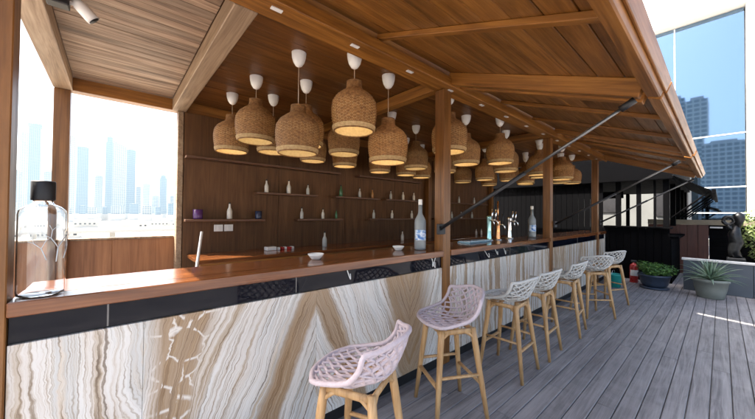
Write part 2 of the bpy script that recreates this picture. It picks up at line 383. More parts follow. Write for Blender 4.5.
def dusty(m, amt, scale, col):
    t = m.node_tree; b = t.nodes['Principled BSDF']; src = b.inputs['Base Color'].links[0].from_socket
    g = N(t, 'ShaderNodeNewGeometry')
    n1 = N(t, 'ShaderNodeTexNoise'); n1.inputs['Scale'].default_value = scale; n1.inputs['Detail'].default_value = 8; n1.inputs['Roughness'].default_value = .68; n1.inputs['Distortion'].default_value = .6
    t.links.new(g.outputs['Position'], n1.inputs['Vector'])
    mr = N(t, 'ShaderNodeMapRange'); t.links.new(n1.outputs['Fac'], mr.inputs[0]); mr.inputs[1].default_value = .46; mr.inputs[2].default_value = .70; mr.inputs[3].default_value = 0; mr.inputs[4].default_value = amt
    mx = N(t, 'ShaderNodeMixRGB'); t.links.new(mr.outputs[0], mx.inputs[0]); t.links.new(src, mx.inputs[1]); mx.inputs[2].default_value = (*col, 1)
    t.links.new(mx.outputs[0], b.inputs['Base Color'])
dusty(M['deck'], .55, 2.6, (.30, .285, .285))
dusty(M['flap'], .35, 3.0, (.30, .15, .05))
# ------------------------------------------------------------------ setting: ground, podium, deck
def ground_mat():
    m, t, b = newmat('sandy_ground')
    g = N(t, 'ShaderNodeNewGeometry'); nz = N(t, 'ShaderNodeTexNoise'); nz.inputs['Scale'].default_value = 0.012; nz.inputs['Detail'].default_value = 9
    t.links.new(g.outputs['Position'], nz.inputs['Vector'])
    r = ramp(t, [(.35, (.30, .26, .20)), (.5, (.45, .40, .32)), (.65, (.55, .51, .43))]); t.links.new(nz.outputs['Fac'], r.inputs[0])
    t.links.new(r.outputs[0], b.inputs['Base Color']); b.inputs['Roughness'].default_value = 0.9
    return m
GZ = -18.0
tag(MB().box(-3500, 3500, -3500, 3500, GZ-1, GZ).build('ground', ground_mat()), kind='structure')
tag(MB().box(-14, 60, -16, 6.2, GZ+0.004, -0.16).build('podium', M['concrete']), kind='structure')
deck = tag(MB().box(-8, 23.5, -12, 6.1, -0.16, -0.028).build('deck', M['deck']), kind='structure')
BW = 0.118
pm = {}
def plank_mesh(L, W, T, mat, bev=0.003):
    k = (round(L, 3), round(W, 4), round(T, 4), mat.name, bev)
    if k not in pm: pm[k] = MB().box(-L/2, L/2, -W/2, W/2, -T/2, T/2, bev).mesh('plank', mat)
    return pm[k]
yy = 1.72; row = 0
while yy > -1.9:
    x = -2.6 - (row % 3)*0.9
    while x < 9.6:
        L = (2.2, 2.8, 3.3)[(row*2+int(x+9)) % 3]
        if x+L > -1.6:
            link('plank', plank_mesh(L-0.004, BW-0.006, 0.024, M['deck']), deck, (x+L/2, yy-BW/2, -0.0135+random.uniform(-.0008, .0008)))
        x += L
    yy -= BW; row += 1

# ------------------------------------------------------------------ the bar pavilion
PX = [-0.36, 2.50, 5.30, 8.08]            # post centres
ZB, ZC, ZR = 2.72, 2.86, 2.94             # beam underside, ceiling underside, roof top
YF, YK = 1.80, 4.40                       # front post face, back wall face
pav = tag(empty('bar_pavilion', (0, 0, 0)), 'brown timber bar pavilion with plank ceiling and raised awning flaps', 'pavilion')
for x in PX:
    cbox('post', M['beamZ'], pav, x-.06, x+.06, YF, YF+.11, 0, ZB, .004)
for x in (-0.40,):
    cbox('post', M['beamZ'], pav, x-.07, x+.05, YK+.03, YK+.15, 0, ZB, .004)
for x in (5.30, 8.08):
    cbox('post', M['beamZ'], pav, x-.05, x+.05, YK-.13, YK-.03, 0, ZB, .004)
# plate beam over the counter, in two courses
cbox('plate_beam', M['beamX'], pav, -0.47, 8.30, YF-.083, YF+.115, ZB+.002, ZR+.01, .006)
cbox('plate_trim', M['beamX'], pav, -0.47, 8.30, YF-.118, YF-.085, ZB-.03, ZB+.055, .004)
for i in range(14):
    x = 0.1+i*0.6
    cbox('hinge', M['white'], pav, x, x+.07, YF-.02, YF+.01, ZB-.004, ZB+.0015)
# back header and cross beams
cbox('header_beam', M['beamX'], pav, -0.47, 8.30, YK+.03, YK+.16, ZB+.003, ZB+.14, .005)
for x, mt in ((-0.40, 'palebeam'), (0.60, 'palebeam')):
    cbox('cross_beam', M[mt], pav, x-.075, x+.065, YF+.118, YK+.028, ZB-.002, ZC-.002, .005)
for x in (2.5, 5.3, 8.08):
    cbox('cross_beam', M['beamY'], pav, x-.05, x+.05, YF+.118, YK+.028, ZB+.02, ZC-.002, .005)
# ceiling boards
ceil = cbox('ceiling', M['ceil'], pav, -0.47, 8.30, YF+.1155, YK+.17, ZC+.02, ZR)
def board(parent, mat, x0, x1, yc, W, zc, T=.018):
    p = parent.location
    return link('plank', plank_mesh(x1-x0, W-.003, T, mat, .002), parent, ((x0+x1)/2-p.x, yc-p.y, zc-p.z))
y = YF+.13
while y < YK+.0:
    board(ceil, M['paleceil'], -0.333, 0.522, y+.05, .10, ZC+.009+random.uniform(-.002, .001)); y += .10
for a, b_ in ((.668, 2.448), (2.552, 5.248), (5.352, 8.028)):
    y = YF+.13
    while y < YK:
        board(ceil, M['ceil'], a, b_, y+.09, .18, ZC+.009+random.uniform(-.0015, .001)); y += .18
# back wall: boards, from the wall end post to the far end
wall = cbox('back_wall', M['wall'], pav, .645, 8.30, YK+.03, YK+.029+.10, 0, ZB, .0)
x = .65
while x < 8.2:
    wd = 1.22
    x1 = min(x+wd, 8.29)
    cb = cbox('panel', M['wall'], None, x+.002, x1-.002, YK, YK+.027, 0.0, ZB-.002, .002)
    cb.parent = wall; cb.location = cb.location - wall.location
    x = x1
cbox('wall_end_post', M['palebeam'], pav, .585, .644, YK-.002, YK+.15, 0, ZB-.003, .004)
# shelves on the wall
for x0, x1, z in ((.655, 2.9, 2.165), (.655, 1.62, 1.385), (1.50, 2.46, 1.765), (2.12, 2.95, 1.385), (2.80, 3.80, 1.765), (3.55, 5.1, 1.385), (3.95, 5.05, 1.765), (3.3, 5.0, 2.165), (5.5, 7.9, 1.385), (5.6, 7.8, 1.765)):
    cbox('shelf', M['shelf'], pav, x0, x1, YK-.15, YK-.002, z-.03, z, .003)
for x in (1.0, 1.125):
    sw = cbox('switch_plate', M['white'], pav, x, x+.11, YK-.012, YK-.002, 1.22, 1.31, .004)
    cbox('rocker', M['white'], None, x+.035, x+.075, YK-.017, YK-.0125, 1.24, 1.29, .003).parent = sw
    sw.children[0].location = sw.children[0].location - sw.location
# awning flaps: planks between battens, hinged at the plate beam, raised on struts
FY0, FZ0, FY1, FZ1 = YF-.085, ZB+.10, .25, 2.275
sl_len = math.hypot(FY0-FY1, FZ0-FZ1); ang = math.atan2(FZ0-FZ1, FY0-FY1)
EY = Vector((0, math.cos(ang), math.sin(ang)))     # up the slope
def flap(x0, x1, battens, strut_x):
    f = link('awning_flap', None, pav, ((x0+x1)/2, FY1, FZ1), (ang, 0, 0))     # local y runs up the slope
    hw = (x1-x0)/2
    wdt = .145; nn = int(sl_len/wdt); wdt = sl_len/nn
    for i in range(nn):
        gap = .012 if (i % 4 == 1) else .004
        link('plank', plank_mesh(2*hw, wdt-gap, .016, M['flap'], .002), f, (0, (i+.5)*wdt, .020))
    roof = MB().box(-hw, hw, .0, sl_len, .042, .05).build('roof_sheet', M['black'], f)
    for bx, bw_, bd in battens:
        MB().box(-bw_/2, bw_/2, -sl_len/2+.05, sl_len/2-.005, -bd/2, bd/2, .004).build('batten', M['beamY'], f, (bx-(x0+x1)/2, sl_len/2, .0115-bd/2))
    MB().box(-hw, hw, -.036, .036, -.05, .05, .006).build('eave_beam', M['beamX'], f, (0, -.003, -.025))
    MB().box(-hw-.004, hw+.004, -.007, .007, -.034, .034, .003).build('fascia', M['beamX'], f, (0, -.0465, -.005))
    return f
gap = .06
SLABX = [(-.47, PX[1]-.02), (PX[1]+.02, PX[2]-gap), (PX[2]+gap, 8.22)]
flap(SLABX[0][0], SLABX[0][1], [(-.40, .07, .10), (.55, .05, .035), (1.50, .05, .035), (2.43, .07, .11)], None)
flap(SLABX[1][0], SLABX[1][1], [(2.57, .07, .11), (3.44, .05, .035), (4.35, .05, .035), (5.19, .07, .06)], None)
flap(SLABX[2][0], SLABX[2][1], [(5.52, .07, .06), (6.25, .05, .035), (7.15, .05, .035), (8.15, .07, .11)], None)
for x in (2.36, 5.38, 8.16):
    a = Vector((x+.0, YF-.02, 1.33)); b_ = Vector((x, FY1+.09, FZ1-.10))
    s_ = link('strut', None, pav, a); d = b_-a
    MB().tube([(0, 0, 0), d*.55], .017, 10).build('cylinder', M['black'], s_)
    MB().tube([d*.55, d*.97], .011, 10).build('rod', M['steel'], s_)
    MB().tube([d*.95, d*1.0], .022, 10).build('end_fitting', M['black'], s_)
    MB().box(-.03, .075, -.012, .019, -.05, .05, .004).build('bracket', M['black'], s_)
# security lights under the left beam
sp_ = link('spot_light', None, pav, (-.27, 2.62, ZB+.02))
MB().box(-.05, .05, -.04, .04, -.035, .1, .006).build('junction_box', M['black'], sp_)
for k, d in enumerate((Vector((.55, .05, -.55)), )):
    d.normalize()
    MB().tube([(.04, 0, .0), (.09, 0, .01), (.10, 0, -.0)], .012, 8).build('arm', M['white'], sp_)
    MB().tube([Vector((.07, 0, .03)), Vector((.07, 0, .03))+d*.03, Vector((.07, 0, .03))+d*.11, Vector((.07, 0, .03))+d*.125], [.02, .034, .036, .036], 16).build('spot_head', M['white'], sp_)
    MB().tube([Vector((.07, 0, .03))+d*.1252, Vector((.07, 0, .03))+d*.128], .029, 16).build('lens', M['black'], sp_)

# parapet behind the open left bay
par = tag(empty('parapet', (0, YK+.2, 0)), 'orange brown boarded parapet wall behind the open end of the bar', 'wall')
for k in range(9):
    x = -4.2+k*.6
    if x > .6: break
    cbox('board', M['parapet'], par, x+.0003, min(x+.6, .584)-.0003, YK+.17, YK+.215, 0, 1.15, .003)
cbox('backing', M['parapet'], par, -4.2, .584, YK+.2155, YK+.235, 0, 1.14)
cbox('coping', M['palebeam'], par, -4.2, .584, YK+.15, YK+.24, 1.151, 1.175, .004)

# ------------------------------------------------------------------ bar counter
bar = tag(empty('bar_counter', (0, YF, 0)), 'long bar counter with red brown wooden top and banded onyx front', 'bar counter')
BE = 8.72
for k, (a, b_) in enumerate(zip([-.30]+[2.562], [2.438, 4.5])): pass
edges = [-.298, .12, 1.05, 1.98, 2.438]
segs = list(zip(edges[:-1], edges[1:]))
segs += [(2.562, 3.47), (3.47, 4.40), (4.40, 5.238), (5.362, 6.20), (6.20, 7.12), (7.12, 8.018), (8.142, BE)]
for a, b_ in segs:
    cbox('onyx_slab', M['onyx'], bar, a+.0006, b_-.0006, YF+.012, YF+.032, .085, .948, .0012)
for a, b_ in ((-.298, -.01), (-.008, .90), (.902, 2.438), (2.562, 3.9), (3.902, 5.238), (5.362, 6.7), (6.702, 8.018), (8.142, BE)):
    cbox('glass_panel', M['bglass'], bar, a+.001, b_-.001, YF+.022, YF+.03, .953, 1.058, .001)
for a in (-.009, .901, 3.901, 6.701):
    cbox('joint_cover', M['steel'], bar, a-.003, a+.003, YF+.019, YF+.0215, .956, 1.056)
cbox('core', M['black'], bar, -.298, BE-.004, YF+.033, YF+.10, 0.0, 1.058)
cbox('skirting', M['skirt'], bar, -.298, BE, YF+.02, YF+.0325, 0, .083)
for a, b_ in ((-.298, 2.438), (2.562, 5.238), (5.362, 8.018), (8.142, BE)):
    pass
top = cbox('counter_top', M['counter'], bar, -.298, BE+.03, YF+.112, 2.245, 1.06, 1.118, .004)
for a, b_ in ((-.298, 2.438), (2.562, 5.238), (5.362, 8.018), (8.142, BE+.03)):
    c_ = cbox('edge_board', M['counter'], None, a, b_, YF-.012, YF+.1115, 1.06, 1.1185, .004); c_.parent = bar; c_.location = c_.location-bar.location
cbox('end_panel', M['onyx'], bar, BE+.001, BE+.02, YF+.012, 2.2, .0, 1.058)
# cables hanging out under the counter edge
def cable(x, zlow, dx):
    pts = [(x+dx*math.sin(i/10*math.pi)*.5+dx*i/10, YF+.016, 1.06-(1.06-zlow)*math.sin(i/10*math.pi*.85)) for i in range(11)]
    c_ = MB().tube(pts, .004, 6).build('cable', M['white'], bar); c_.location = (0, -YF, 0)
for x, zl, dx in ((1.30, .985, .03), (2.28, .96, .05), (2.34, .975, -.04), (3.25, .97, .10), (3.50, .985, .06), (3.72, .975, .05)): cable(x, zl, dx)

# back bar counter
bb = tag(empty('back_counter', (0, 3.8, 0)), 'low wooden back counter with cream cabinet fronts against the dark wall', 'counter')
cbox('worktop', M['counter'], bb, .70, 7.9, 3.72, YK-.155+.15, .905, .95, .004)
cbox('apron', M['beamX'], bb, .72, 7.88, 3.745, 3.775, .84, .904, .003)
for x in (.74, 1.9, 3.1, 4.3, 5.5, 6.7, 7.83):
    cbox('leg', M['beamZ'], bb, x, x+.07, 3.78, 3.85, 0, .903, .003)
for x in (.83, 1.99, 3.19, 4.39, 5.59, 6.79):
    cbox('cabinet_front', M['cream_wall'], bb, x, x+1.05, 3.86, 3.88, .02, .80, .003)

# leaning white broom handle and bucket behind the counter
br = tag(empty('broom', (.42, 2.9, 0)), 'white stick leaning up at the end of the back counter', 'stick')
MB().tube([(.0, 0, .0), (.27, .62, 1.27)], .013, 8).build('handle', M['white'], br)
MB().box(-.14, .14, -.03, .03, .0, .07, .008).build('brush_head', M['white'], br)

# ------------------------------------------------------------------ bottles
def lathe_bottle(name, prof, mat, label, cat, loc, capprof=None, capmat=None, n=28, sq=None, group=None, thick=.004):
    o = tag(empty(name, loc, random.uniform(0, 3)), label, cat, group)
    inner = [(max(.001, r-thick), z) for r, z in prof if r > thick+.002]
    inner = [(inner[0][0], inner[0][1]+thick*2)]+inner[1:]
    full = [(0.0005, prof[0][1])]+prof+[(inner[-1][0], prof[-1][1])]+inner[::-1][1:]+[(.0005, inner[0][1])]
    MB().lathe(full, n).build('glass_body', mat, o)
    if capprof: MB().lathe([(.0005, capprof[0][1])]+capprof+[(.0005, capprof[-1][1])], n).build('stopper', capmat, o)
    return o
# big clear bottle at the left end
o = lathe_bottle('spirit_bottle', [(.055, 0), (.070, .006), (.072, .02), (.072, .335), (.069, .352), (.055, .368), (.036, .378), (.030, .386), (.030, .41)], M['clear'],
                 'tall clear square shouldered bottle with black stopper on the sunlit counter end', 'bottle', (-.222, 1.888, 1.1190), None, None)
o.rotation_euler.z = 0
MB().lathe([(.0005, .395), (.036, .395), (.037, .40), (.037, .472), (.034, .476), (.0005, .476)], 24).build('stopper', M['black'], o)
pr = MB()
def tw(x, z, a, L, d):
    if d == 0 or L < .012: return
    x1, z1 = x+math.sin(a)*L, z+math.cos(a)*L
    rr = .0732
    pr.tube([(rr*math.sin(q[0]/rr+.7), -rr*math.cos(q[0]/rr+.7), q[1]) for q in ((x, z), ((x+x1)/2, (z+z1)/2), (x1, z1))], .0006+.0005*d, 4)
    for s_ in (-1, 1): tw(x1, z1, a+s_*random.uniform(.3, .7), L*random.uniform(.6, .8), d-1)
tw(.0, .14, .1, .06, 4); tw(-.03, .15, -.3, .05, 3); tw(.03, .15, .5, .05, 3)
pr.build('etched_tree_print', plain('etched_white', (.6, .65, .68), .6), o)
m, t, b = newmat('blue_white_print')
tc = N(t, 'ShaderNodeTexCoord'); nz = N(t, 'ShaderNodeTexNoise'); nz.inputs['Scale'].default_value = 22; nz.inputs['Detail'].default_value = 3
t.links.new(tc.outputs['Object'], nz.inputs['Vector'])
r = ramp(t, [(.40, (.05, .15, .42)), (.50, (.22, .40, .68)), (.56, (.75, .82, .9)), (.7, (.15, .3, .6))]); t.links.new(nz.outputs['Fac'], r.inputs[0]); t.links.new(r.outputs[0], b.inputs['Base Color'])
M['label'] = m
def frosted(loc, label):
    o = lathe_bottle('spirit_bottle', [(.046, 0), (.056, .006), (.057, .02), (.057, .27), (.054, .295), (.040, .325), (.026, .35), (.021, .37), (.019, .46)], M['frost'], label, 'bottle', loc)
    o.rotation_euler.z = R_(-35)
    MB().lathe([(.0005, .448), (.0195, .448), (.0205, .452), (.0205, .498), (.018, .502), (.0005, .502)], 20).build('stopper', M['white'], o)
    l = MB(); vs = []
    for i in range(13):
        a = -1.15+2.3*i/12-math.pi/2
        for z in (.10, .20): vs.append((.0576*math.cos(a), .0576*math.sin(a), z))
    l.add(vs, [(2*i, 2*i+2, 2*i+3, 2*i+1) for i in range(12)], True).build('printed_label', M['label'], o)
    return o
frosted((2.31, 1.985, 1.1185), 'tall frosted bottle with blue and white print beside the front post with the strut')
frosted((5.02, 1.99, 1.1185), 'tall frosted bottle with blue and white print beyond the beer taps')

# beer taps
def tap(loc, mat, h, label, style):
    o = tag(empty('beer_tap', loc), label, 'beer tap')
    MB().lathe([(.0005, 0), (.055, 0), (.057, .006), (.05, .014), (.0005, .015)], 24).build('base', M['chrome'], o)
    MB().lathe([(.034, .0152), (.034, .05), (.031, .06), (.031, h-.03), (.036, h-.02), (.036, h), (.02, h+.012), (.0005, h+.013)], 24).build('column', mat, o)
    for s_ in ((-.5, .5) if style == 2 else (0,)):
        MB().tube([(s_*.06, -.03, h-.05), (s_*.1, -.075, h-.05), (s_*.11, -.10, h-.07), (s_*.11, -.105, h-.12)], [.012, .011, .010, .008], 10).build('spout', M['chrome'], o)
        MB().tube([(s_*.09, -.062, h-.045), (s_*.1, -.072, h+.02), (s_*.1, -.078, h+.10)], [.007, .011, .014], 10).build('handle', M['black'] if style == 1 else M['chrome'], o)
    return o
teal_ch = plain('teal_chrome', (.35, .62, .62), .18, .8, .1)
tap((3.95, 2.14, 1.1185), teal_ch, .33, 'pale teal beer tap column with two spouts on the bar', 2)
tp = tap((4.12, 2.10, 1.1185), M['copper'], .27, 'copper beer tap column with tall thin handle', 1)
MB().tube([(0, 0, .283), (.004, 0, .40), (.006, 0, .55)], [.008, .010, .013], 10).build('tall_handle', M['copper'], tp)
tap((4.52, 2.12, 1.1185), M['chrome'], .31, 'shiny chrome beer tap column farthest along the bar', 2)
dt = tag(empty('drip_tray', (3.55, 2.12, 1.1185)), 'flat blue grey drip tray in front of the beer taps', 'tray')
MB().box(-.26, .26, -.09, .09, 0, .018, .004).build('tray', plain('blue_steel', (.18, .30, .38), .25, .7), dt)
for k in range(7): MB().box(-.24, .24, -.005, .005, .0182, .022).build('grille_bar', M['chrome'], dt, (0, -.066+k*.022, 0))
# bowls
def bowl(loc, rr, label):
    MBo = MB().lathe([(.0005, 0), (rr*.5, 0), (rr*.6, .006), (rr*.9, .03), (rr, .042), (rr*.96, .043), (rr*.82, .028), (rr*.5, .010), (.0005, .009)], 28)
    o = tag(MBo.build('bowl', M['ceramic'], None, loc), label, 'bowl'); return o
bowl((1.18, 2.06, 1.1185), .062, 'small white ceramic ashtray bowl on the empty middle of the counter')
bowl((2.10, 2.08, 1.1185), .058, 'small white ceramic bowl next to the frosted bottle and front post')

# shelf items
def cup(loc, mat, rr, h, label):
    tag(MB().lathe([(.0005, 0), (rr*.92, 0), (rr, .01), (rr, h), (rr-.006, h), (rr-.008, .015), (.0005, .012)], 20).build('cup', mat, None, loc), label, 'cup')
cup((.80, YK-.075, 1.3855), M['purple'], .055, .12, 'purple cup at the left end of the wall shelf above the switches')
cup((1.55, YK-.075, 1.3855), M['navy'], .045, .11, 'dark navy cup at the end of the shelf above the switches')
sm = {}
cols = {'white': plain('white_glaze', (.66, .62, .55), .3), 'amber': plain('amber_glass', (.35, .17, .06), .12), 'green': plain('green_glass', (.05, .14, .07), .12), 'clear': plain('pale_glass', (.48, .48, .45), .12)}
def mini(x, z, colr, h, label, group=None, y=None):
    key = (colr, h)
    if key not in sm:
        k = h/.2
        sm[key] = (MB().lathe([(.0005, 0), (.026*k, 0), (.030*k, .006), (.030*k, .09*k), (.026*k, .11*k), (.013*k, .14*k), (.011*k, .2*k-.02), (.0005, .2*k-.02)], 16).mesh('body', cols[colr]),
                   MB().lathe([(.0005, .2*k-.0198), (.012*k, .2*k-.0198), (.012*k, .2*k), (.0005, .2*k)], 12).mesh('stopper', M['black']))
    o = tag(empty('small_bottle', (x, y if y else YK-.075, z)), label, 'bottle', group)
    link('body', sm[key][0], o); link('stopper', sm[key][1], o)
mini(1.17, 1.3855, 'white', .22, 'white pear shaped bottle between purple and navy cups on the shelf')
for x, c, h in ((1.66, 'white', .19), (2.0, 'white', .21), (2.32, 'clear', .17)):
    mini(x, 1.7655, c, h, {'1.66': 'pale bottle at the left end of the upper short wall shelf', '2.0': 'white bottle in the middle of the upper short wall shelf', '2.32': 'small clear bottle at the right end of the upper short wall shelf'}[str(x)])
mini(2.22, 1.3855, 'clear', .18, 'clear bottle on the lower shelf left of a white bottle'); mini(2.60, 1.3855, 'white', .17, 'white bottle on the lower shelf above the back counter bottle')
mini(2.86, 1.3855, 'green', .15, 'dark green bottle at the right end of the lower short shelf')
for k, (x, c, h) in enumerate(((2.95, 'green', .20), (3.36, 'clear', .18), (3.66, 'amber', .18))):
    mini(x, 1.7655, c, h, ('green bottle on the upper shelf between pendant lamps', 'clear bottle on the upper shelf right of a green bottle', 'amber bottle on the upper shelf right of a clear bottle')[k])
G = 'small bottles on the dim right hand wall shelves'
for x, z in ((4.14, 1.7655), (4.49, 1.7655), (4.82, 1.7655), (4.18, 1.3855), (4.76, 1.3855), (3.7, 1.3855), (5.75, 1.3855), (6.2, 1.3855), (6.6, 1.3855), (7.1, 1.3855), (5.9, 1.7655), (6.5, 1.7655), (7.2, 1.7655)):
    mini(x, z, random.choice(['white', 'clear', 'white']), .18, 'small pale bottle on the dim shelves beyond the middle of the wall', G)
mini(2.5, .9505, 'clear', .24, 'clear bottle standing on the back counter', None, 4.1)
mini(4.3, .9505, 'white', .20, 'white bottle standing on the back counter near the far end', None, 4.15)
for x in (7.1, 7.35): mini(x, .9505, 'white', .17, 'white bottle of a pair at the far end of the back counter', 'pair of bottles at the back counter end', 4.2)
o = tag(empty('cutlery_tray', (1.66, 4.15, .9505)), 'small white tray with red packets on the back counter', 'tray')
MB().box(-.07, .07, -.05, .05, 0, .05, .006).build('tray', M['ceramic'], o)
for k in range(5): MB().box(-.02, .02, -.035, .035, 0, .035, .004).build('packet', M['red'] if k % 2 else M['white'], o, (.12+k*.05, random.uniform(-.02, .02), 0), (0, 0, random.uniform(-.4, .4)))

# ------------------------------------------------------------------ pendant lamps
def lamp_meshes():
    H = .42
    key = [(0, .166), (.05, .178), (.11, .188), (.18, .192), (.24, .184), (.285, .158), (.32, .118), (.345, .080), (.365, .066), (.42, .060)]
    def rad(z):
        for (a, ra), (b_, rb) in zip(key[:-1], key[1:]):
            if a <= z <= b_:
                q = (z-a)/(b_-a); q = q*q*(3-2*q)*.4+q*.6
                return ra+(rb-ra)*q
        return key[-1][1]
    nr = 44; sh = MB()
    # stakes
    for j in range(nr):
        a = 2*math.pi*j/nr; vs = []; n = 16
        for i in range(n+1):
            z = H*i/n; r = rad(z)
            wv = min(.0032, r*.035)
            for s_ in (-1, 1):
                aa = a+s_*wv/r; vs.append((r*math.cos(aa), r*math.sin(aa), z))
        sh.add(vs, [(2*i, 2*i+1, 2*i+3, 2*i+2) for i in range(n)], True)
    # weavers going in and out round the stakes
    nw_ = 36
    for k in range(nw_):
        z = .012+(H-.024)*k/(nw_-1); r = rad(z); vs = []; n = nr
        open_ = .17 < z < .26
        hh = .0050 if open_ else .0056
        for j in range(n):
            a = 2*math.pi*(j)/n; rr = r+(.0028 if (j+k) % 2 else -.0028)
            for dr, dz in ((-.0012, -hh), (.0012, 0), (-.0012, hh)):
                vs.append(((rr+dr)*math.cos(a), (rr+dr)*math.sin(a), z+dz))
        fs = []
        for j in range(n):
            j2 = (j+1) % n
            fs += [(3*j, 3*j2, 3*j2+1, 3*j+1), (3*j+1, 3*j2+1, 3*j2+2, 3*j+2)]
        sh.add(vs, fs, True)
    shade = sh.mesh('shade', M['straw'])
    rim = []
    for z in (.0, H):
        r = rad(z); rim.append(MB().tube([(r*math.cos(2*math.pi*i/40), r*math.sin(2*math.pi*i/40), z) for i in range(41)], .006, 6, cap=False).mesh('rim', M['straw']))
    lin = MB().lathe([(rad(z)-.008, z) for z in (.002, .03, .06, .09, .12, .16, .20, .24, .27, .30, .32, .335)], 40).mesh('lining', M['lining'])  # lining at the foot; its upper part added to screen the bulb's glints
    foot = MB()
    for z in (.010, .021, .032):
        r = rad(z)+.004; foot.tube([(r*math.cos(2*math.pi*i/44), r*math.sin(2*math.pi*i/44), z+.0015*(i % 2)) for i in range(45)], .0062, 6, cap=False)
    foot = foot.mesh('foot_band', M['palestraw'])
    bulb = MB().lathe([(.0005, .10), (.026, .106), (.043, .13), (.046, .155), (.036, .195), (.016, .235), (.014, .25)], 16).mesh('bulb', M['bulb'])
    sock = MB().lathe([(.0005, .249), (.02, .25), (.021, .30), (.012, .32), (.004, .325)], 14)
    for k in range(3):
        a = 2*math.pi*k/3; sock.tube([(.015*math.cos(a), .015*math.sin(a), .31), (.06*math.cos(a), .06*math.sin(a), .375)], .0022, 5)
    sock = sock.mesh('lamp_holder', M['white'])
    cupm = MB().lathe([(.0005, -.125), (.012, -.125), (.030, -.114), (.049, -.084), (.061, -.042), (.064, -.004), (.064, 0), (.0005, 0)], 24).mesh('ceiling_cup', M['white'])
    return shade, rim, lin, bulb, sock, cupm, foot
LM = lamp_meshes()
cordm = {}
def lamp(x, y, zb=2.2, label=None):
    o = tag(empty('pendant_lamp', (x, y, zb), random.uniform(0, 6)), label or 'woven rattan bell pendant lamp on a short cord over the bar', 'pendant lamp', None if label else 'rattan pendant lamps on short cords')
    o.scale = [random.uniform(.97, 1.05)]*3
    link('bottom_rim', LM[1][0], o); link('neck_rim', LM[1][1], o); s = link('shade', LM[0], o); link('lining', LM[2], s); link('foot_band', LM[6], s)['kind'] = 'stuff'
    h = link('lamp_holder', LM[4], o); link('bulb', LM[3], h)
    top = (ZC-zb)/o.scale.x
    c_ = link('ceiling_cup', LM[5], o, (0, 0, top-.001))
    MB().tube([(0, 0, .32), (0, 0, top-.10)], .0028, 6).build('cord', M['cord'], o)
LAMPS = [(1.56, 2.10), (2.88, 2.05), (3.71, 2.36), (4.14, 2.08), (4.85, 2.34), (5.72, 2.15), (6.21, 2.32), (6.62, 2.06), (7.50, 2.36), (7.88, 2.25),
         (1.08, 3.13), (1.51, 2.88), (2.11, 3.04), (2.86, 2.98), (3.56, 3.16), (4.25, 3.11), (5.62, 3.14), (6.11, 2.88), (6.85, 2.86), (7.30, 3.04),
         (1.03, 3.77), (1.41, 3.50), (2.12, 3.82), (2.71, 3.88), (3.51, 3.95), (4.02, 3.80), (4.62, 3.95), (5.85, 3.8), (7.0, 3.8)]
for x, y in LAMPS: lamp(x, y, 2.19+random.uniform(-.015, .02))
lamp(1.19, 2.41, 1.985, 'rattan pendant lamp on a long cord with open lattice hanging lowest near the pale beam')
lamp(2.06, 2.20, 1.985, 'rattan pendant lamp on a long cord hanging low left of the front post')

# ------------------------------------------------------------------ bar stools
def stool_meshes(rope):
    K = [(0, .215, .712, .185, -.035, .0), (.22, .10, .700, .215, 0, .022), (.45, -.07, .694, .232, .015, .07), (.60, -.165, .722, .238, .05, .105), (.78, -.222, .815, .236, .085, .075), (1, -.262, .935, .205, .105, -.015)]
    def key(s):
        s = min(max(s, 0), 1)
        for i in range(len(K)-1):
            if s <= K[i+1][0]+1e-9: break
        p0, p1, p2, p3 = K[max(i-1, 0)], K[i], K[i+1], K[min(i+2, len(K)-1)]
        q = (s-p1[0])/(p2[0]-p1[0]); out = []
        for c_ in range(1, 6):
            m1 = (p2[c_]-p0[c_])/(p2[0]-p0[0])*(p2[0]-p1[0]) if p2[0] != p0[0] else 0
            m2 = (p3[c_]-p1[c_])/(p3[0]-p1[0])*(p2[0]-p1[0]) if p3[0] != p1[0] else 0
            out.append((2*q**3-3*q*q+1)*p1[c_]+(q**3-2*q*q+q)*m1+(-2*q**3+3*q*q)*p2[c_]+(q**3-q*q)*m2)
        return out
    def pt(s, t):
        s0 = .10*abs(t)**5; s1 = 1-.16*abs(t)**4
        s = s0+(s1-s0)*s
        y, z, w_, ey, ez = key(s)
        e = abs(t)**2.3
        return Vector((w_*t, y+ey*e, z+ez*e))
    # rim
    loop = [pt(0, -1+2*i/16) for i in range(17)]+[pt(i/22, 1) for i in range(1, 23)]+[pt(1, 1-2*i/16) for i in range(1, 17)]+[pt(1-i/22, -1) for i in range(1, 22)]
    loop = loop+[loop[0], loop[1]]
    rim = MB().tube(loop, .0135, 8, cap=False).mesh('rim', rope)
    net = MB(); ns = 15; seg = 56; kk = 8.0
    sp = 2/(ns)
    for i in range(ns+1):
        tb = -1+sp*i
        pts = []
        for j in range(seg+1):
            s = j/seg
            am = sp*.40*(1 if 0 < i < ns else .3)
            tt = tb+am*math.sin(2*math.pi*kk*s+(math.pi if i % 2 else 0))
            tt = max(-1, min(1, tt)); p = pt(s, tt); p.z += .002*(1 if i % 2 else -1)
            pts.append(p)
        net.tube(pts, .0096, 6, cap=False, flat=(1.0, .75))
    # under-shell frame hoops
    hoops = [MB().tube([pt(s, -1+2*i/14)+Vector((0, 0, -.012)) for i in range(15)], .006, 6).mesh('hoop', rope) for s in (.12, .45, .68)]
    return rim, net.mesh('rope_net', rope), hoops
def legmesh(sx, sy):
    a = Vector((sx*.135, sy*.125-.01, .675)); b_ = Vector((sx*.205, sy*.20-.02, 0))
    k = [a+(b_-a)*q for q in (0, .15, .6, 1)]
    return MB().tube(k, [.021, .0235, .020, .0145], 10).mesh('leg', M['leg'])
LEGM = {(sx, sy): legmesh(sx, sy) for sx in (-1, 1) for sy in (-1, 1)}
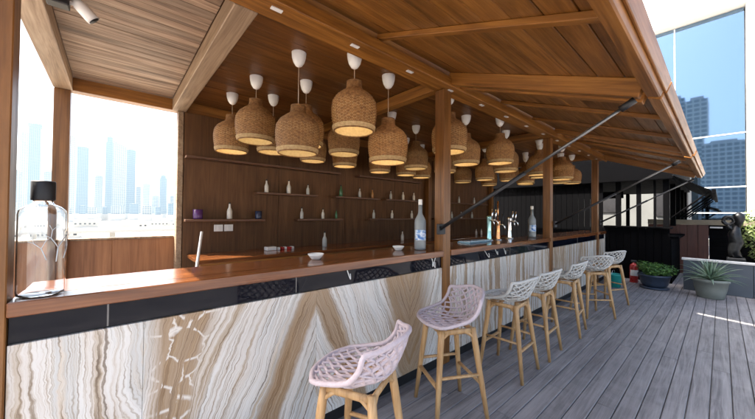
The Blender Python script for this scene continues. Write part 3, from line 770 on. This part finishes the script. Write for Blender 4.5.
def legpt(sx, sy, z):
    a = Vector((sx*.135, sy*.125-.01, .675)); b_ = Vector((sx*.205, sy*.20-.02, 0)); return a+(b_-a)*((.675-z)/.675)
def strm(p, q, r=.0125):
    return MB().tube([p, (p+q)/2, q], r, 8, flat=(1.25, .85)).mesh('stretcher', M['leg'])
STR = [strm(legpt(-1, 1, .27), legpt(1, 1, .27), .014), strm(legpt(-1, -1, .27), legpt(1, -1, .27)), strm(legpt(-1, -1, .34), legpt(-1, 1, .34)), strm(legpt(1, -1, .34), legpt(1, 1, .34))]
ap = MB()
for a, b_ in (((-1, 1), (1, 1)), ((1, 1), (1, -1)), ((1, -1), (-1, -1)), ((-1, -1), (-1, 1))):
    p, q = legpt(*a, .655), legpt(*b_, .655)
    ap.tube([p, q], .019, 8, flat=(.6, 1.1))
    # curved corner braces
    for u_, v_ in ((p, q), (q, p)):
        lo = legpt(*(a if u_ is p else b_), .55); d = (v_-u_).normalized()
        ap.tube([lo, lo+(u_-lo)*.6+d*.012, u_+d*.045-Vector((0, 0, .012)), u_+d*.09], [.006, .013, .014, .007], 6)
APR = ap.mesh('apron', M['leg'])
SM = {'pink': stool_meshes(M['ropepink']), 'grey': stool_meshes(M['ropegrey'])}
def stool(x, y, rz, kind, label):
    o = tag(empty('bar_stool', (x, y, 0), R_(rz)), label, 'bar stool', 'bar stools along the counter')
    seat = link('seat_shell', SM[kind][1], o); link('rim', SM[kind][0], seat)
    for hm in SM[kind][2]: link('hoop', hm, seat)
    for k in LEGM: link('leg', LEGM[k], o)
    for s_ in STR: link('stretcher', s_, o)
    link('apron', APR, o)
    o.scale = (.98, .98, .965)
    return o
stool(0.95, 1.22, 26, 'pink', 'mauve rope bar stool in front of the brown wedge in the onyx')
stool(1.925, 1.375, 62, 'pink', 'mauve rope bar stool beside the front post with the strut')
stool(2.88, 1.37, 3, 'grey', 'pale grey rope bar stool next after the two mauve stools')
stool(3.51, 1.37, 3, 'grey', 'pale grey rope bar stool, second grey one from the mauve stools')
stool(4.42, 1.36, 6, 'grey', 'pale grey rope bar stool, third grey one from the mauve stools')
stool(5.42, 1.30, -42, 'grey', 'pale grey rope bar stool turned with its back outwards, fourth from the mauve stools')
stool(6.36, 1.30, -25, 'grey', 'pale grey rope bar stool, the one nearest the fire extinguisher and potted plants')

# ------------------------------------------------------------------ far end of the deck: extinguisher, pots, planter
o = tag(empty('fire_extinguisher', (8.80, 1.30, 0)), 'red fire extinguisher standing against the dark boards', 'extinguisher')
MB().lathe([(.0005, 0), (.07, 0), (.075, .01), (.075, .34), (.068, .38), (.045, .41), (.025, .42), (.025, .44), (.0005, .44)], 20).build('cylinder', M['red'], o)
MB().box(-.02, .02, -.05, .05, .441, .49, .006).build('valve_handle', M['black'], o)
MB().tube([(0, -.04, .46), (-.03, -.09, .43), (-.04, -.095, .25), (-.03, -.085, .16)], .012, 8).build('hose', M['black'], o)
vs = []
for i in range(11):
    a = math.pi*.75+math.pi*.75*i/10
    for z in (.15, .28): vs.append((.0757*math.cos(a), .0757*math.sin(a), z))
MB().add(vs, [(2*i, 2*i+2, 2*i+3, 2*i+1) for i in range(10)], True).build('paper_label', M['white'], o)
o = tag(empty('plastic_bucket', (7.9, 1.48, 0)), 'teal plastic bucket on the deck behind the last stools', 'bucket')
MB().lathe([(.0005, 0), (.10, 0), (.13, .25), (.138, .255), (.138, .27), (.125, .265), (.095, .01), (.0005, .01)], 24).build('tub', M['teal'], o)
MB().tube([(.13*math.cos(i/10*math.pi), .02, .26+.09*math.sin(i/10*math.pi)) for i in range(11)], .004, 6).build('handle', M['chrome'], o)

def leafy(mb, c, rad, n, size, up_=.4, flat=1.0):
    for _ in range(n):
        d = Vector((random.gauss(0, 1), random.gauss(0, 1), random.gauss(0, 1))).normalized()*random.uniform(.35, 1)**.5
        p = Vector(c)+Vector((d.x*rad[0], d.y*rad[1], d.z*rad[2]))
        nrm = (d+Vector((0, 0, up_))+Vector((random.uniform(-.6, .6), random.uniform(-.6, .6), random.uniform(-.4, .4)))).normalized()
        a = nrm.cross(Vector((random.uniform(-1, 1), random.uniform(-1, 1), random.uniform(-1, 1)))).normalized(); b_ = nrm.cross(a)
        L = size*random.uniform(.7, 1.35); W = L*.45
        mb.add([p-a*L*.5, p-a*L*.1+b_*W*.5, p+a*L*.5-nrm*L*.12, p-a*L*.1-b_*W*.5], [(0, 1, 2, 3)])
# low blue pot with bushy herbs
o = tag(empty('potted_plant', (8.42, .92, 0)), 'low dark blue pot of bushy green herbs on a saucer', 'potted plant')
MB().lathe([(.0005, 0), (.22, 0), (.235, .015), (.23, .03), (.0005, .031)], 32).build('saucer', M['potblue'], o)
MB().lathe([(.0005, .0312), (.17, .0312), (.215, .10), (.25, .25), (.262, .255), (.262, .285), (.24, .285), (.235, .24), (.0005, .239)], 32).build('pot', M['potblue'], o)
MB().lathe([(.0005, .25), (.12, .252), (.232, .245), (.234, .2405)], 24).build('soil', M['soil'], o)
h_ = MB()
for k in range(16):
    a = random.uniform(0, 6.28); r = random.uniform(.03, .25)
    leafy(h_, (r*math.cos(a), r*math.sin(a), .38+random.uniform(-.04, .07)), (.13, .13, .11), 110, .055, .8)
h_.build('foliage', M['herb'], o)
st = MB()
for k in range(30):
    a = random.uniform(0, 6.28); r = random.uniform(.02, .18); st.tube([(r*math.cos(a), r*math.sin(a), .24), (r*1.3*math.cos(a), r*1.3*math.sin(a), .42)], .004, 5)
st.build('stems', M['herb'], o)['kind'] = 'stuff'
# agave in grey pot
o = tag(empty('potted_plant', (8.26, .14, 0)), 'spiky pale green agave in a grey ribbed pot', 'potted plant')
MB().lathe([(.0005, 0), (.165, 0), (.175, .01), (.205, .15), (.228, .29), (.245, .295), (.247, .345), (.225, .345), (.215, .30), (.0005, .299)], 36).build('pot', M['potgrey'], o)
MB().lathe([(.0005, .315), (.12, .318), (.212, .31), (.2135, .302)], 24).build('soil', M['soil'], o)
def agave_leaf(L, lift, wd_):
    vs = []; fs = []; n = 9
    for i in range(n+1):
        q = i/n; el = lift-.75*q*q*(1.25-lift/1.6)
        x_ = 0; 
        if i == 0: px_, pz_ = .02, 0
        else: px_ += math.cos(el)*L/n; pz_ += math.sin(el)*L/n
        w_ = wd_*(1-q)**.8*(.55+1.7*q*(1-q)+.3) if i < n else .0008
        vs += [(px_, -w_/2, pz_+w_*.22), (px_, 0, pz_-.004*(1-q)), (px_, w_/2, pz_+w_*.22), (px_, 0, pz_-.012*(1-q)-.002)]
    for i in range(n):
        a, b_ = 4*i, 4*i+4
        fs += [(a, b_, b_+1, a+1), (a+1, b_+1, b_+2, a+2), (a+2, b_+2, b_+3, a+3), (a+3, b_+3, b_, a)]
    return MB().add(vs, fs, True).mesh('leaf', M['agave'])
AL = [agave_leaf(L, l, .05) for L, l in ((.44, .25), (.46, .5), (.45, .75), (.42, 1.0), (.38, 1.25), (.34, 1.45))]
for k in range(54):
    tier = min(5, k//9)
    link('leaf', AL[tier], o, (0, 0, .32+tier*.008), (0, 0, k*2.39996+random.uniform(-.1, .1)))

# planter wall with pale cap
pl = tag(empty('planter_wall', (8.78, -.8, 0)), 'slate blue planter wall with a pale stone cap behind the agave', 'planter')
for k in range(4):
    y0 = .52-(k+1)*.9
    cbox('panel', M['planter'], pl, 8.76, 8.80, y0+.003, y0+.9-.003, 0, .60, .003)
cbox('end_panel', M['planter'], pl, 8.8005, 9.14, .477, .517, 0, .60, .003)
cbox('back_panel', M['planter'], pl, 9.10, 9.14, -3.08, .4765, 0, .60, .003)
cbox('cap', M['cap'], pl, 8.73, 8.86, -3.1, .54, .601, .640, .004)
cbox('soil', M['soil'], pl, 8.8005, 9.0995, -3.07, .476, .30, .56)
# planting strip behind with shrub
def shrub(loc, label, n, rad, h, mat, size=.07):
    o = tag(empty('shrub', loc), label, 'shrub'); mb = MB()
    for k in range(n):
        a = random.uniform(0, 6.28); r = random.uniform(0, rad)
        leafy(mb, (r*math.cos(a), r*math.sin(a), random.uniform(h*.35, h)), (.16, .16, .18), 70, size, .4)
    mb.build('foliage', mat, o)
    tk = MB()
    for k in range(6):
        a = k*1.05; tk.tube([(.03*math.cos(a), .03*math.sin(a), 0), (rad*.4*math.cos(a), rad*.4*math.sin(a), h*.45), (rad*.7*math.cos(a), rad*.7*math.sin(a), h*.85)], [.014, .010, .004], 6)
    tk.build('stems', M['soil'], o)
    return o
shrub((10.6, -.72, 0), 'tall yellow green leafy shrub behind the slate planter wall', 34, .38, 1.62, M['bush'])

# dark bronze sculpture behind the planter
o = tag(empty('sculpture', (9.9, -.20, 0)), 'dark bronze sculpture with a ring shaped head standing behind the planter', 'sculpture')
MB().box(-.13, .13, -.13, .13, 0, .62, .01).build('plinth', M['bronze'], o)
MB().tube([(0, .0, .6205), (0, .03, .78), (0, -.01, .95), (0, .02, 1.12), (0, -.01, 1.30)], [.10, .085, .11, .095, .05], 14).build('body', M['bronze'], o)
MB().tube([(0, .10+.075*math.cos(q/18*2*math.pi), 1.40+.08*math.sin(q/18*2*math.pi)) for q in range(18)]+[(0, .175, 1.40)], .034, 10).build('ring', M['bronze'], o)
MB().tube([(0, -.02, 1.27), (0, -.05, 1.38), (0, -.05, 1.46), (0, -.04, 1.53), (0, -.04, 1.58)], [.05, .06, .085, .08, .02], 14).build('knot', M['bronze'], o)
MB().tube([(0, .0, 1.20), (0, .09, 1.25), (0, .11, 1.32)], [.05, .045, .035], 10).build('arm', M['bronze'], o)

# red brown screen and black panels behind the planter
o = tag(empty('garden_screen', (11.2, .3, 0)), 'dark red brown boarded screen behind the planter', 'screen')
for k in range(6):
    cbox('board', M['redbrown'], o, 11.2, 11.23, 1.35-(k+1)*.19+.003, 1.35-k*.19-.003, 0, 1.27, .003)
cbox('backing', M['redbrown'], o, 11.231, 11.245, .215, 1.345, .01, 1.26)
cbox('top_rail', M['sandstone'], o, 11.17, 11.30, -2.6, 1.35, 1.272, 1.40, .004)
o = tag(empty('garden_screen', (10.9, -.9, 0)), 'black slatted screen behind the bronze sculpture', 'screen')
for k in range(12):
    cbox('slat', M['kblack'], o, 11.2, 11.22, -2.6, .205, .06+k*.10, .06+k*.10+.092, .002)
cbox('backing', M['kblack'], o, 11.2205, 11.23, -2.6, .205, .01, 1.265)
for y in (.16, -1.5, -2.56): cbox('post', M['kblack'], o, 11.2305, 11.28, y-.03, y+.03, 0, 1.27, .003)
cbox('pale_rail', M['cap'], o, 11.15, 11.195, -.02, .19, 1.20, 1.235, .003)

# ------------------------------------------------------------------ black kiosk beyond the bar
bk = tag(empty('black_kiosk', (11, 2.5, 0)), 'black timber kiosk with boarded front and raised awning beyond the bar', 'kiosk')
KX0, KX1, KY0, KY1 = 9.25, 14.6, .75, 5.4
for k in range(36):
    y = KY0+k*.134
    if y > KY1: break
    cbox('board', M['kblack'], bk, KX0-.02, KX0+.005, y+.002, y+.130, 0, 1.20 if y < 1.95 else 2.3, .002)
for k in range(36):
    x = KX0+.006+k*.148
    cbox('board', M['kblack'], bk, x+.002, x+.144, KY0-.025, KY0, 0, .98, .002)
cbox('counter_top', M['kblack'], bk, KX0+.26, KX1+.05, KY0-.12, KY0+.4, .981, 1.03, .004)
cbox('side_counter', M['kblack'], bk, KX0-.08, KX0+.25, KY0-.03, 1.94, 1.201, 1.24, .004)
for x in (KX0+.05, 10.7, 12.0, 13.3, 14.5):
    cbox('post', M['kblack'], bk, x-.05, x+.05, KY0+.01, KY0+.11, 1.2405, 2.3, .004)
for y, hw_ in ((1.0, .02), (1.28, .04), (1.66, .05)):
    cbox('post', M['kblack'], bk, KX0+.01, KX0+.09, y-hw_, y+hw_, 1.2405, 2.3, .004)
for y in (2.3, 3.4, 4.5):
    cbox('post', M['kblack'], bk, 14.4, 14.5, y-.05, y+.05, 0, 2.3, .004)
cbox('roof', M['kblack'], bk, KX0-.15, KX1+.1, KY0-.05, KY1+.2, 2.301, 3.05, .006)
cbox('lining', M['kblack'], bk, KX0+.0055, KX0+.02, KY0+.12, KY1, 0, 1.195)
cbox('back_wall', M['kblack'], bk, KX0, KX1, KY1+.02, KY1+.08, 0, 2.3)
aw = link('awning_flap', None, bk, (0, KY0-.06-2.5, 2.36), (0, 0, 0))
d = Vector((0, -.56, -.36))
for k in range(6):
    q0, q1 = k/6, (k+1)/6-.01
    p0, p1 = d*q0, d*q1
    MB().add([(KX0-.1-11, p0.y, p0.z), (KX1-11, p0.y, p0.z), (KX1-11, p1.y, p1.z), (KX0-.1-11, p1.y, p1.z), (KX0-.1-11, p0.y, p0.z+.02), (KX1-11, p0.y, p0.z+.02), (KX1-11, p1.y, p1.z+.02), (KX0-.1-11, p1.y, p1.z+.02)],
             [(0, 1, 2, 3), (4, 7, 6, 5), (0, 4, 5, 1), (2, 6, 7, 3), (0, 3, 7, 4), (1, 5, 6, 2)]).build('plank', M['kblack'], aw)
MB().box(KX0-.1-11, KX1-11, -.03, .03, -.05, .04, .004).build('eave_beam', M['kblack'], aw, (0, d.y-.03, d.z))
for x in (KX0, 10.7, 12.0, 13.3, 14.5):
    MB().tube([(x-11, KY0-.03-2.5, 1.45), (x-11, KY0-.06-2.5+d.y+.04, 2.36+d.z-.01)], .018, 8).build('strut', M['kblack'], bk)
for x, y, z, l in ((10.1, 2.6, 1.95, .9), (10.4, 3.6, 2.0, .9)):
    cbox('hanging_rack', M['kblack'], bk, x-.04, x+.04, y-l, y, z, z+.18, .004)

# ------------------------------------------------------------------ buildings at the far right
cr_ = tag(empty('cream_building', (17, 5, 0)), 'cream rendered low building with dark windows seen behind the black kiosk', 'building')
cbox('wall', M['greige'], cr_, 17, 21, .95, 16, 0, 4.6)
for y, z in ((1.35, 1.85), (3.6, 2.0), (5.4, 2.0), (7.4, 2.0), (9.4, 2.0)):
    wn = cbox('window', M['black'], cr_, 16.94, 16.995, y-.5, y+.45, z-.35, z+1.05, .004)
    for i in (0, 1):
        for j in (0, 1, 2):
            pn = cbox('pane', M['bglass'], None, 16.93, 16.9385, y-.46+i*.46, y-.46+i*.46+.41, z-.31+j*.45, z-.31+j*.45+.41)
            pn.parent = wn; pn.location = pn.location-wn.location
cbox('cornice', M['cap'], cr_, 16.9, 21.1, .85, 16.1, 4.601, 4.75, .01)
FX = 24.0
gb = tag(empty('glass_building', (FX, 4, 0)), 'tall blue mirror glass building with white fascia reflecting a tower', 'building')
cbox('core', M['concrete'], gb, FX+.2, FX+12, -.85, 22, -.15, 12.1)
zs = [.3, 1.70, 3.05, 5.80, 12.25]; ys = [-.84, 1.72, 4.3, 6.9, 9.5, 12.1, 14.7, 17.3, 20]
for i in range(len(ys)-1):
    for j in range(len(zs)-1):
        pn = cbox('pane', M['mirror'], gb, FX+.06, FX+.075, ys[i]+.025, ys[i+1]-.025, zs[j]+.025, zs[j+1]-.025)
        pn.rotation_euler = (0, random.uniform(-.004, .004), random.uniform(-.004, .004))
alu = plain('white_mullion', (.62, .64, .65), .4, .2)
for y in ys[1:]: cbox('mullion', alu, gb, FX, FX+.1, y-.028, y+.028, .2, 12.2)
for z in zs[:-1]: cbox('transom', alu, gb, FX-.01, FX+.11, -.84, 20, z-.03, z+.03)
wf = plain('white_cladding', (.78, .78, .76), .5, var=.04, scale=.6)
cbox('fascia', wf, gb, FX-.5, FX+12, -3.4, 22, 12.26, 17.5, .03)
cbox('corner_pier', wf, gb, FX-.3, FX+2.0, -3.3, -.86, -.15, 12.25, .03)

# ------------------------------------------------------------------ the city: towers, overpass, low buildings
def tower(x, y, wdt, dep, h, mat, label, crown=None, group=None):
    o = tag(empty('tower', (x, y, GZ)), label, 'tower', group)
    MB().box(-wdt/2, wdt/2, -dep/2, dep/2, 0, h).build('shaft', mat, o)
    if crown == 'slab':
        MB().box(-wdt*.62, wdt*.62, -dep*.62, dep*.62, h+.02, h+h*.035).build('crown', mat, o)
        MB().box(-wdt*.2, wdt*.2, -dep*.2, dep*.2, h+h*.0352, h+h*.06).build('plant_room', M['concrete'], o)
    elif crown == 'step':
        MB().box(-wdt*.36, wdt*.36, -dep*.36, dep*.36, h+.02, h+h*.07).build('upper_tier', mat, o)
        MB().tube([(0, 0, h+h*.0702), (0, 0, h+h*.13)], [1.4, .4], 8).build('mast', M['steel'], o)
    elif crown == 'wedge':
        MB().add([(-wdt/2, -dep/2, h+.02), (wdt/2, -dep/2, h+.02), (wdt/2, dep/2, h+.02), (-wdt/2, dep/2, h+.02), (-wdt/2, -dep/2, h+h*.09), (-wdt/2, dep/2, h+h*.09)],
                 [(0, 3, 2, 1), (0, 4, 5, 3), (0, 1, 4), (2, 3, 5), (1, 2, 5, 4)]).build('crown', mat, o)
    else:
        MB().box(-wdt*.3, wdt*.3, -dep*.3, dep*.3, h+.02, h+h*.03).build('plant_room', M['concrete'], o)
    MB().box(-wdt*.75, wdt*.75, -dep*.75, dep*.75, 0, 14).build('podium', M['concrete'], o)
    return o
def px_tower(uL, uR, vT, Y, mat, label, crown=None, group=None):
    """image columns give directions; the distance Y is chosen for a usual tower size"""
    def ray(u, v): return fw + rt*((u-377.5)/FPX) - up*((v-209.5)/FPX)
    a, b_ = ray(uL, vT), ray(uR, vT)
    xa, xb = a.x/a.y*Y, b_.x/b_.y*Y
    zt = CAM_H + ((a.z/a.y+b_.z/b_.y)/2)*Y
    wd_ = abs(xb-xa)
    tower((xa+xb)/2, Y+wd_*.5, wd_, wd_*.9, zt-GZ, mat, label, crown, group)
px_tower(29, 41, 127, 1050, TW[0], 'tallest slim tower with a flat overhanging crown at the left of the skyline', 'slab')
px_tower(20, 29, 133, 1150, TW[2], 'pale narrow tower just left of the flat crowned tower')
px_tower(13, 21, 172, 1000, TW[1], 'short grey block below the pale narrow tower', 'wedge')
px_tower(44, 53, 172, 1200, TW[1], 'mid height tower between the crowned tower and the corner post')
px_tower(68, 76, 141, 1250, TW[2], 'pale tower with a mast beside the corner post', 'step')
px_tower(77, 89, 147, 980, TW[0], 'dark blue square topped tower standing alone', None)
px_tower(95, 103, 176, 1150, TW[1], 'low pale tower left of the blue cluster')
px_tower(106, 114, 142, 1080, TW[0], 'slim tower with mast at the left of the blue cluster', 'step')
px_tower(113, 127, 147, 1020, TW[2], 'broad pale slab tower in the middle of the blue cluster', 'wedge')
px_tower(127, 136, 150, 1100, TW[0], 'blue tower at the right of the cluster', None)
px_tower(136, 141, 187, 1150, TW[1], 'low thin tower just right of the cluster')
px_tower(143, 150, 184, 1250, TW[2], 'low pale tower standing in the gap right of the cluster')
px_tower(152, 159, 196, 1300, TW[1], 'short pale block near the pointed tower')
px_tower(160, 167, 178, 1150, TW[0], 'pointed tower with mast toward the wall end', 'step')
px_tower(170, 176, 196, 1200, TW[1], 'small block between the pointed tower and the wall')
px_tower(175, 184, 188, 1100, TW[0], 'blue tower partly behind the bar wall end', 'wedge')
G = 'small far blocks along the foot of the skyline'
for k in range(16):
    u = 12+k*11+random.uniform(-3, 3)
    px_tower(u, u+random.uniform(5, 10), random.uniform(203, 209), random.uniform(700, 900), random.choice(TW), 'small hazy block at the foot of the skyline', None, G)
# reflected towers stand behind the viewer
tower(-300, 27, 22, 13, 116, TW[1], 'grey residential tower mirrored in the blue glass building', None)
tower(-298, 14, 20, 12, 112, TW[2], 'pale tower mirrored beside the grey one in the glass building', None)
tower(-300, -2, 30, 22, 74, TW[1], 'long low block mirrored at the foot of the reflected towers', None)
# overpass
ov = tag(empty('overpass', (0, 210, GZ)), 'pale concrete overpass crossing behind the parapet', 'overpass')
MB().box(-400, 300, -7, 7, 8.8, 10.0).build('road_deck', M['concrete'], ov)
for s_ in (-6.8, 6.8): MB().box(-400, 300, s_-.2, s_+.2, 10.01, 10.9).build('barrier', M['cap'], ov)
for k in range(24): MB().box(-1.2, 1.2, -2.5, 2.5, 0, 8.79).build('pier', M['concrete'], ov, (-390+k*30, 0, 0))
G = 'low white buildings beyond the overpass'
for k in range(14):
    x = -150+k*22+random.uniform(-6, 6); y = random.uniform(290, 520)
    wd_, dp, h = random.uniform(14, 34), random.uniform(14, 24), random.uniform(4, 9)
    o = tag(empty('low_building', (x, y, GZ)), 'low white flat roofed building beyond the overpass', 'building', G)
    MB().box(-wd_/2, wd_/2, -dp/2, dp/2, 0, h).build('wall', M['cream_wall'], o)
    MB().box(-wd_/2-.3, wd_/2+.3, -dp/2-.3, dp/2+.3, h+.01, h+.6).build('roof', M['cap'], o)
    for q in range(int(wd_/4)): MB().box(-.9, .9, -.05, .05, 0, 1.5).build('window', M['bglass'], o, (-wd_/2+2+q*4, -dp/2-.04, h*.45))

# ------------------------------------------------------------------ haze
m = bpy.data.materials.new('haze_air'); m.use_nodes = True; t = m.node_tree
t.nodes.remove(t.nodes['Principled BSDF'])
pv = N(t, 'ShaderNodeVolumePrincipled'); pv.inputs['Color'].default_value = (.66, .85, 1.0, 1); pv.inputs['Density'].default_value = 0.00021
pv.inputs['Anisotropy'].default_value = 0.3
t.links.new(pv.outputs[0], t.nodes['Material Output'].inputs['Volume'])
tag(MB().box(-1600, 1600, -1600, 1800, GZ-2.5, 330).build('haze', m), kind='stuff')
